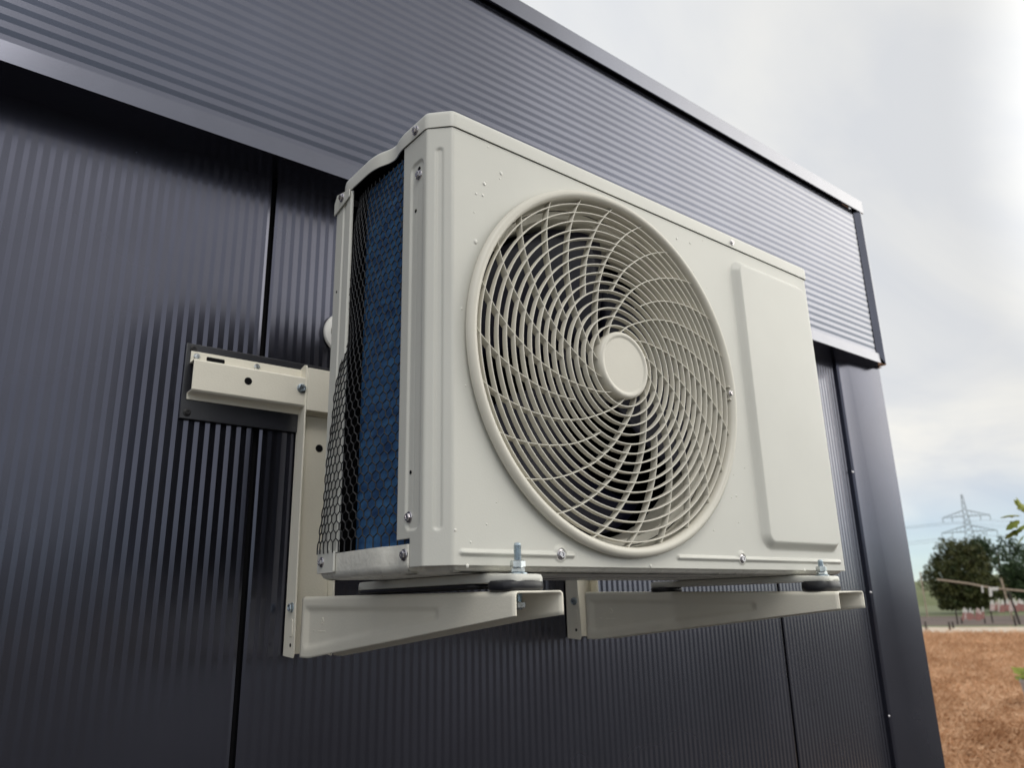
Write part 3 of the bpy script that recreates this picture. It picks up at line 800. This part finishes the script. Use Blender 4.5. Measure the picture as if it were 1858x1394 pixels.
# ---- anchor bolts through the feet: threaded stud, two nuts, washer
def stud(x, y, ztop, zfoot, label):
    o = empty('anchor_bolt', (x, y, zfoot)); tag(o, label, 'bolt', 'zinc bolts holding the unit feet to the brackets')
    b = MB(); n = 18; prof = [(0.0036, -0.034)]
    h = ztop - zfoot; z = -0.034
    while z < h - 0.002:
        prof += [(0.0041, z + 0.00035), (0.00345, z + 0.0010)]; z += 0.0013
    prof += [(0.0034, h), (0.0026, h + 0.0008)]
    b.lathe(prof, (0, 0, 0), (0, 0, 1), n=n, cap0=True, cap1=True); b.build('stud', 'zincblue', o, angle=25)
    MB().lathe([(0.004, 0.0), (0.0098, 0.0), (0.0098, 0.0016), (0.004, 0.0016)], (0, 0, 0), (0, 0, 1), n=28).build('washer', 'zincblue', o, angle=25)
    for z0, hh, a0 in ((0.0018, 0.0046, 0.2), (0.0066, 0.0074, 0.55)):
        MB().lathe([(0.0040, z0), (0.0068, z0), (0.0079, z0 + 0.0009), (0.0079, z0 + hh - 0.001), (0.0066, z0 + hh), (0.0040, z0 + hh)], (0, 0, 0), (0, 0, 1), n=6, a0=a0).build('nut', 'zinc', o, angle=20)
    MB().lathe([(0.0040, -0.033), (0.0072, -0.033), (0.0079, -0.032), (0.0079, -0.0275), (0.0072, -0.0268), (0.0040, -0.0268)], (0, 0, 0), (0, 0, 1), n=6).build('lower_nut', 'zinc', o, angle=20)
    return o
stud(0.0648, -0.0215, 0.0215, -0.0092, 'tall zinc anchor bolt with nuts at the front of the near foot')
stud(0.6330, -0.0250, 0.0135, -0.0092, 'shorter zinc anchor bolt with nuts at the front of the farther foot')

# ---- water drops left by rain on the panel
def drop(x, z, r, y=0.0, ln=1.3):
    b = MB(); lp = []
    for k_ in range(5):
        a = math.pi / 2 * k_ / 5
        lp.append([(x + r * math.cos(a) * math.cos(t) * 0.9, y - r * 0.55 * math.sin(a), z + r * math.cos(a) * math.sin(t) * (ln if math.sin(t) < 0 else 1.0)) for t in [2 * math.pi * i / 10 for i in range(10)]])
    b.loops(lp, False, True); return b
wm = bpy.data.materials.new('water_drop'); wm.use_nodes = True
pb = wm.node_tree.nodes['Principled BSDF']; pb.inputs['Base Color'].default_value = (0.76, 0.75, 0.69, 1); pb.inputs['Roughness'].default_value = 0.3; pb.inputs['Coat Weight'].default_value = 1.0; pb.inputs['Coat Roughness'].default_value = 0.03
def px(u, v, y=0.0):
    d = ray(u, v); q = CAM + d * ((y - CAM.y) / d.y); return q.x, q.z
for u, v, r_ in ((879, 333, .0024), (864, 351, .0016), (876, 354, .0018), (909, 314, .0023), (907, 324, .0012), (863, 438, .0028), (826, 962, .0015), (854, 984, .0012), (1228, 433, .0018), (1252, 441, .0016), (1275, 436, .0012), (848, 1027, .002), (1336, 900, .0015), (1327, 903, .0011), (1180, 1027, .0022), (1460, 1035, .002), (1340, 1008 - 60, .0012), (838, 560, .0013), (845, 700, .0012), (1500, 1025, .0016)):
    x, z = px(u, v)
    drop(x, z, r_).build('water_drop', wm, front)
rd = random.Random(31)
for i in range(26):
    x, z = rd.choice([(rd.uniform(0.005, 0.10), rd.uniform(0.36, 0.49)), (rd.uniform(0.40, 0.52), rd.uniform(0.03, 0.49)), (rd.uniform(0.005, 0.06), rd.uniform(0.03, 0.16)), (rd.uniform(0.02, 0.5), rd.uniform(0.492, 0.498))])
    if math.hypot(x - FX, z - FZ) > 0.245: drop(x, z, rd.uniform(0.0006, 0.0013)).build('water_drop', wm, front)

# ------------------------------------------------------------------ wall rosette and pipe behind the unit
ros = empty('wall_rosette', (0.110, YW, 0.413)); tag(ros, 'round white pipe collar on the wall half hidden behind the unit', 'pipe collar')
b = MB(); b.lathe([(0.024, -0.002), (0.036, -0.002), (0.0364, -0.006), (0.0352, -0.0085), (0.026, -0.0092), (0.0246, -0.008), (0.024, -0.004)], (0, 0, 0), (0, 1, 0), n=64, closed_prof=True); b.build('collar', 'white_plastic', ros, angle=30)
MB().lathe([(0.0245, -0.0025), (0.00001, -0.0025)], (0, 0, 0), (0, 1, 0), n=40).build('opening', 'dark', ros)
MB().tube([(0.0, -0.003, 0.0), (0.004, -0.05, -0.004), (0.03, -0.10, -0.02), (0.10, -0.13, -0.06), (0.22, -0.135, -0.12), (0.40, -0.14, -0.16)], 0.016, 14).build('insulated_pipe', 'white_plastic', ros)

for o in protos: bpy.data.objects.remove(o)

# ------------------------------------------------------------------ background: trees, pylon, fence
def leaf_mat(name, c1, c2, sc=1.5):
    m = mat(name, c1, 0.6, base2=c2, var_scale=sc, detail=4, spec=0.25)
    return m
M['leafdark'] = leaf_mat('dark_foliage', (0.022, 0.040, 0.012), (0.10, 0.095, 0.032))
M['leafcool'] = leaf_mat('cool_foliage', (0.026, 0.050, 0.024), (0.065, 0.10, 0.042))
M['bark'] = mat('bark', (0.09, 0.065, 0.045), 0.9, var=0.3, var_scale=6)
def tree(name, base, h, rx, crown0, label, m, n, seed, clumps, leaf=0.22, gap=0.0, rusty=False):
    rnd = random.Random(seed)
    root = empty(name, base); tag(root, label, 'tree', 'trees beyond the dry leaf field')
    b = MB(); b.tube([(0, 0, -0.1), (0.05, 0.02, h * 0.2), (0.0, 0.05, h * 0.45), (0.03, 0, h * 0.8)], h * 0.035, 8, taper=h * 0.008)
    for i in range(9):
        a = rnd.uniform(0, 6.28); z = h * rnd.uniform(0.15, 0.6); l = rx * rnd.uniform(0.5, 0.8)
        b.tube([(0, 0, z), (l * .5 * math.cos(a), l * .5 * math.sin(a), z + l * .25), (l * math.cos(a), l * math.sin(a), z + l * .6)], h * 0.014, 5, taper=h * 0.004)
    b.build('trunk', 'bark', root)
    b = MB(); cl = []
    for i in range(clumps):
        a = rnd.uniform(0, 6.28); t = rnd.random(); z = crown0 + (h - crown0) * t
        env = rx * (math.sin(math.pi * min(1, 0.13 + 0.82 * t)) ** 0.55)
        rr = env * math.sqrt(rnd.uniform(0.1, 1.0)) * 0.88
        cl.append((rr * math.cos(a), rr * math.sin(a), z * 0.94, rnd.uniform(0.16, 0.30) * rx))
    for i in range(n):
        c_ = cl[rnd.randrange(len(cl))]
        d = Vector((rnd.gauss(0, 1), rnd.gauss(0, 1), rnd.gauss(0, 0.85))).normalized() * (c_[3] * rnd.uniform(0.55, 1.08))
        p = Vector(c_[:3]) + d
        if p.z < crown0 * 0.7: continue
        u = Vector((rnd.gauss(0, 1), rnd.gauss(0, 1), rnd.gauss(0, 1))).normalized(); v = u.orthogonal().normalized()
        w = u.cross(v); s_ = leaf * rnd.uniform(0.5, 1.15)
        b.add([p - v * s_, p + w * s_ * 0.45, p + v * s_, p - w * s_ * 0.45], [(0, 1, 2, 3)])
    b.build('crown', m, root, smooth=False)
    return root
t1 = at(1756, 1113, 72); t1.z = GZ
tree('round_tree', t1, 5.5, 2.95, 0.45, 'dense round dark green tree below the power pylon', 'leafdark', 13000, 5, 120, leaf=0.17)
t2 = at(1830, 1113, 80); t2.z = GZ
tree('open_tree', t2, 6.1, 3.5, 1.4, 'looser dark tree with sky gaps right of the round tree', 'leafcool', 7500, 11, 46, leaf=0.19)
t3 = at(1905, 1113, 84); t3.z = GZ
tree('open_tree', t3, 5.6, 3.2, 1.0, 'low dark tree cut by the right picture edge', 'leafcool', 6000, 17, 40, leaf=0.19)

M['hazy_galv'] = mat('hazy_galvanised_lattice', (0.25, 0.285, 0.31), 0.6, metal=0.1)  # galvanised grey with distance haze mixed into the colour
M['wire'] = mat('line_wire', (0.28, 0.33, 0.37), 0.6)
py = at(1781, 1078, 260); py.z = GZ
pyl = empty('power_pylon', py); tag(pyl, 'grey steel lattice power pylon with two cross arms far behind the trees', 'pylon')
hv = Vector((EX.x, EX.y, 0)); fv = Vector((DX.x, DX.y, 0))
lean = hv * 0.012                             # slight lean seen in the photo
HP = at(1751, 897, 260).z - GZ
ZA = (at(1757, 936, 260).z - GZ, at(1762, 964, 260).z - GZ)
def half(z): return 2.2 * (1 - z / HP) + 0.18 + 0.5 * max(0, 1 - z / 10)
def corner(z, i): s_ = half(z); return hv * (s_ * (1, 1, -1, -1)[i]) + fv * (s_ * (1, -1, -1, 1)[i]) + Vector((0, 0, z)) + lean * z
b = MB()
zl = [HP * k_ / 34 for k_ in (0, 4, 8, 11.5, 14.5, 17, 19.2, 21.2, 23, 24.6, 26.2, 28, 30, 32, 34)]
for z0, z1 in zip(zl, zl[1:]):
    for i in range(4):
        j = (i + 1) % 4
        b.tube([corner(z0, i), corner(z1, i)], 0.08, 4); b.tube([corner(z0, i), corner(z1, j)], 0.045, 4); b.tube([corner(z0, j), corner(z1, i)], 0.045, 4)
b.build('mast', 'hazy_galv', pyl, smooth=False)
tips = []
for za, ln in ((ZA[0], 6.0), (ZA[1], 7.0)):
    for sg in (-1, 1):
        b = MB(); tip = hv * (sg * ln) + Vector((0, 0, za - 0.2)) + lean * za
        for dz in (-0.1, 1.5):
            for s_ in (-1, 1):
                b.tube([fv * (s_ * half(za)) + hv * (sg * half(za)) + Vector((0, 0, za + dz)) + lean * za, tip], 0.075, 4)
        for k_ in range(1, 6):
            f = k_ / 6; base_ = hv * (sg * half(za)) + Vector((0, 0, za)) + lean * za
            q = base_.lerp(tip, f); b.tube([q, q + Vector((0, 0, 1.5 * (1 - f)))], 0.045, 4)
        b.build('cross_arm', 'hazy_galv', pyl, smooth=False)
        for f in (0.55, 1.0):
            q = (hv * (sg * half(za)) + Vector((0, 0, za)) + lean * za).lerp(tip, f)
            MB().tube([q, q - Vector((0, 0, 1.4))], 0.09, 5).build('insulator', 'hazy_galv', pyl, smooth=False)
            tips.append(Vector(py) + q - Vector((0, 0, 1.4)))
ARM = ['upper arm, inner left', 'upper arm, outer left', 'upper arm, inner right', 'upper arm, outer right', 'lower arm, inner left', 'lower arm, outer left', 'lower arm, inner right', 'lower arm, outer right']
for i, q in enumerate(tips):
    for sg in (-1, 1):
        dirv = (hv * 0.80 * sg - fv * 0.6 * sg)
        pts = [q + dirv * (s_ * 260) + Vector((0, 0, -22 * (s_ - s_ * s_) - (3.0 if sg > 0 else 0) * s_)) for s_ in [k_ / 16 for k_ in range(17)]]
        o = MB().tube(pts, 0.022, 4).build('power_line', 'wire')
        tag(o, 'thin power line running ' + ('left' if sg > 0 else 'right') + ' from the pylon ' + ARM[i] + ' insulator', 'power line', 'power lines ' + ('left' if sg > 0 else 'right') + ' of the pylon')

# small far mast on the skyline
m0 = at(1650, 1046, 170)
mm = MB().tube([(0, 0, GZ - m0.z), (0, 0, 0.6), (0, 0, 2.0)], 0.10, 6, taper=0.05); mo = mm.build('far_mast', 'hazy_galv'); mo.location = m0
tag(mo, 'tiny pale mast on the skyline beside the building corner', 'mast')

# pale post close to the building corner line, stakes in the leaf field
M['wood'] = mat('weathered_wood', (0.36, 0.29, 0.22), 0.85, var=0.25, var_scale=9)
M['stake'] = mat('dark_stake', (0.05, 0.04, 0.035), 0.9)
M['whitecloth'] = mat('white_cloth', (0.70, 0.68, 0.64), 0.8, var=0.1, var_scale=6)
M['redcloth'] = mat('red_plastic', (0.36, 0.17, 0.15), 0.6, var=0.2, var_scale=6)
M['pinkcloth'] = mat('faded_plastic', (0.58, 0.46, 0.43), 0.7, var=0.2, var_scale=6)
def upright_post(name, u, v, hgt, r, m, label, cat, group=None, lean_=(0, 0)):
    q = on_ground(u, v, GZ)
    b = MB(); b.tube([(0, 0, -0.1), (lean_[0] * hgt * .5, lean_[1] * hgt * .5, hgt * 0.5), (lean_[0] * hgt, lean_[1] * hgt, hgt)], r, 7, taper=r * 0.8)
    o = b.build(name, m); o.location = q; tag(o, label, cat, group); return o
upright_post('fence_post', 1683, 1121, 3.1, 0.055, 'wood', 'pale weathered wooden post left of the round tree', 'post')
for i, (u, v, h_) in enumerate(((1681, 1143, 0.35), (1724, 1144, 0.34), (1730, 1141, 0.30), (1843, 1137, 0.5))):
    upright_post('stake', u, v, h_, 0.05, 'stake', ['short dark stake in the leaf field nearest the building corner', 'left stake of the close pair in the leaf field', 'right stake of the close pair in the leaf field', 'short dark stake at the field edge near the right border'][i], 'stake', 'dark stakes along the leaf field edge', (0.1, 0.05))
upright_post('thin_stake', 1738, 1134, 0.75, 0.045, 'stake', 'thin dark stake under the round tree', 'stake', None, (0.05, 0))
upright_post('thin_stake', 1851, 1134, 1.6, 0.06, 'stake', 'taller thin dark stake in front of the barrier pales', 'stake', None, (-0.12, 0.1))

# timber beam with white cloth strips
tf = empty('timber_frame', on_ground(1800, 1126, GZ)); tag(tf, 'weathered timber beam on a leaning post with white cloth strips hanging', 'frame')
D0 = 54
b = PB(); b.tube([at(1700, 1052, D0), at(1760, 1060, D0), at(1800, 1068, D0), at(1845, 1072, D0), at(1885, 1076, D0)], 0.07, 6); b.build('beam', 'wood', tf)
b = PB(); q = at(1816, 1050, D0); q2 = at(1826, 1086, D0); q3 = at(1838, 1126, D0); b.tube([q, q2, q3], 0.06, 6); b.build('post', 'wood', tf)
b = PB(); b.tube([at(1878, 1072, D0), at(1880, 1126, D0)], 0.09, 6); b.build('post', 'wood', tf)
for u, v0, v1, wd in ((1782, 1064, 1076, 0.05), (1797, 1066, 1083, 0.09), (1805, 1066, 1072, 0.18)):
    b = PB(); a = at(u, v0, D0 - 0.15); c_ = at(u + 1, v1, D0 - 0.15); e_ = EX * wd
    b.hexa([a - e_, a + e_, a + e_ + DX * 0.05, a - e_ + DX * 0.05, c_ - e_ * 0.8, c_ + e_ * 0.8, c_ + e_ * 0.8 + DX * 0.05, c_ - e_ * 0.8 + DX * 0.05]); b.build('cloth_strip', 'whitecloth', tf)

# red and white barrier pales
def barrier(name, u0, u1, v0, v1, n, label, seed, dist):
    rnd = random.Random(seed)
    root = empty(name, on_ground((u0 + u1) / 2, v1, GZ)); tag(root, label, 'barrier')
    for i in range(n):
        u = u0 + (u1 - u0) * (i + 0.5) / n + rnd.uniform(-1.2, 1.2); top = v0 + rnd.uniform(0, 7)
        bot = v1 - rnd.uniform(0, 4); a = at(u, bot, dist); t_ = at(u + rnd.uniform(-2.5, 2.5), top, dist); e_ = EX * rnd.uniform(0.04, 0.085)
        dd = DX * 0.04
        b = PB(); mid = a.lerp(t_, 0.62)
        b.hexa([a - e_, a + e_, a + e_ + dd, a - e_ + dd, mid - e_, mid + e_, mid + e_ + dd, mid - e_ + dd]); pale = b.build('pale', rnd.choice(['redcloth', 'pinkcloth', 'redcloth']), root)
        b = PB(); b.hexa([mid - e_, mid + e_, mid + e_ + dd, mid - e_ + dd, t_ - e_ * .5, t_ + e_ * .5, t_ + e_ * .5 + dd, t_ - e_ * .5 + dd]); b.build('tip', rnd.choice(['whitecloth', 'pinkcloth', 'whitecloth']), pale)
    b = PB(); b.tube([at(u0, v1 - 5, dist + .1), at(u1, v1 - 5, dist + .1)], 0.04, 5); b.build('rail', 'redcloth', root)
    for u in (u0, u1):
        a = at(u, v1 - 5, dist + .1); b = PB(); b.tube([(a.x, a.y, GZ), a], 0.04, 5); b.build('stand', 'stake', root)
barrier('barrier_fence', 1797, 1872, 1086, 1112, 17, 'faded red and white barrier pales beyond the field, right of the round tree', 21, 50)
barrier('barrier_fence', 1744, 1786, 1102, 1127, 10, 'small heap of red and white barrier pales in front of the round tree', 22, 49)

# potted plant at the right border
pt = on_ground(1883, 1290, GZ)
pot = empty('plant_pot', pt); tag(pot, 'grey plant pot with a yellow green plant at the right border', 'plant pot')
M['potgrey'] = mat('pot_grey', (0.42, 0.42, 0.43), 0.6, var=0.1, var_scale=10)
M['sprout'] = leaf_mat('yellow_green_leaf', (0.16, 0.22, 0.03), (0.30, 0.32, 0.07), 9)
b = MB(); b.lathe([(0.00001, 0.0), (0.10, 0.0), (0.145, 0.36), (0.152, 0.37), (0.152, 0.41), (0.138, 0.41), (0.13, 0.36), (0.00001, 0.36)], (0, 0, 0), (0, 0, 1), n=28); b.build('pot', 'potgrey', pot, angle=30)
b = MB(); rnd = random.Random(4)
for i in range(60):
    a = rnd.uniform(0, 6.28); l = rnd.uniform(0.08, 0.17); p = Vector((rnd.gauss(0, .06), rnd.gauss(0, .06), 0.37 + rnd.uniform(0, .12)))
    d = Vector((math.cos(a), math.sin(a), rnd.uniform(0.1, 0.9))).normalized(); s_ = d.orthogonal().normalized() * l * 0.28
    b.add([p, p + d * l * .5 + s_, p + d * l, p + d * l * .5 - s_], [(0, 1, 2, 3)])
b.build('foliage', 'sprout', pot, smooth=False)

# young tree just outside the right border, its leafy twig reaching into view
yt0 = on_ground(2120, 1394, GZ); 
yd = 5.2
ytp = at(2010, 1100, yd); ytp.z = GZ
yt = empty('young_tree', ytp); tag(yt, 'leafy yellow green twig reaching in at the right border', 'tree')
def rel(p): return Vector(p) - Vector(ytp)
MB().tube([(0, 0, -0.05), (0.01, 0, 0.8), (-0.01, 0.02, 1.6), (0.02, 0.0, 2.4)], 0.022, 8, taper=0.008).build('trunk', 'bark', yt)
fork = Vector((-0.005, 0.01, 1.72))
tw1 = [fork, rel(at(1940, 975, yd)), rel(at(1875, 938, yd)), rel(at(1848, 925, yd))]
tw2 = [rel(at(1900, 952, yd)), rel(at(1868, 952, yd)), rel(at(1846, 968, yd))]
MB().tube(tw1, 0.006, 6, taper=0.002).build('branch', 'bark', yt)
MB().tube(tw2, 0.003, 5, taper=0.0015).build('branch', 'bark', yt)
def leaf_obj(p, d, l):
    d = d.normalized(); s_ = d.cross(Vector((rnd.gauss(0, .4), rnd.gauss(0, .4), 1))).normalized(); n_ = d.cross(s_)
    out_ = [(0, 0), (.12, .16), (.3, .20), (.42, .36), (.52, .22), (.75, .20), (1, 0)]
    mid = [p + d * (a * l) + n_ * (-0.10 * l * math.sin(a * 3)) for a, w in out_]
    lf = [m_ + s_ * (w * l) + n_ * (w * l * .3) for m_, (a, w) in zip(mid, out_)]
    rt = [m_ - s_ * (w * l) + n_ * (w * l * .3) for m_, (a, w) in zip(mid, out_)]
    b = MB(); k = len(mid); b.add(mid + lf + rt, [(i, i + 1, k + i + 1, k + i) for i in range(k - 1)] + [(i + 1, i, 2 * k + i, 2 * k + i + 1) for i in range(k - 1)])
    b.build('leaf', 'sprout', yt, smooth=False)
LV = [((1852, 936), (1822, 940), .105), ((1856, 925), (1846, 908), .075), ((1850, 945), (1836, 955), .09), ((1856, 960), (1838, 970), .11), ((1862, 930), (1850, 918), .09), ((1866, 950), (1850, 962), .10), ((1870, 935), (1880, 915), .10), ((1885, 945), (1870, 930), .10), ((1895, 950), (1905, 930), .11), ((1920, 965), (1910, 985), .11), ((1945, 978), (1935, 955), .12), ((1965, 990), (1980, 970), .12), ((1858, 972), (1850, 985), .06)]
for (a, c_, l) in LV:
    p = rel(at(*a, yd)); q = rel(at(*c_, yd)); leaf_obj(p, q - p, l)
for i in range(34):
    p = Vector((rnd.gauss(0, .05), rnd.gauss(0, .05), rnd.uniform(1.0, 2.4))); a = rnd.uniform(0, 6.28)
    leaf_obj(p, Vector((math.cos(a), math.sin(a), rnd.uniform(-.4, .4))), rnd.uniform(.08, .13))

# dry leaves lying on the field
M['litter1'] = mat('dry_leaf', (0.38, 0.20, 0.095), 0.85, base2=(0.86, 0.62, 0.42), var_scale=1.6, detail=14, spec=0.2)
b = MB(); rnd = random.Random(9)
for i in range(95000):
    d = 6.0 + 31.0 * rnd.random() ** 1.2; e_ = rnd.uniform(-0.36, 0.40) * d * 0.5
    x, y, z = de(d, e_)
    if x < XR + 0.4 and y > YW - 0.3: continue
    s_ = rnd.uniform(0.016, 0.048) * (1 + d * 0.022); a = rnd.uniform(0, 6.28)
    u_ = Vector((math.cos(a), math.sin(a), rnd.uniform(-.35, .35))) * s_; v_ = Vector((-math.sin(a), math.cos(a), rnd.uniform(-.5, .5))) * s_ * .55
    p = Vector((x, y, GZ + 0.02 + rnd.uniform(0, 0.035)))
    if rnd.random() < 0.45:                # broken straw and stalks between the leaves
        u_ = Vector((u_.x, u_.y, abs(u_.z) + s_ * rnd.uniform(0, 1.1))) * rnd.uniform(1.2, 2.2); v_ = v_ * 0.22; p.z += u_.z * 0.5
    b.add([p - u_, p + v_ + Vector((0, 0, s_ * .25)), p + u_, p - v_ + Vector((0, 0, s_ * .25))], [(0, 1, 2), (0, 2, 3)])
tag(b.build('leaf_litter', 'litter1', smooth=False), 'dry brown fallen leaves scattered over the field', 'leaves', kind='stuff')
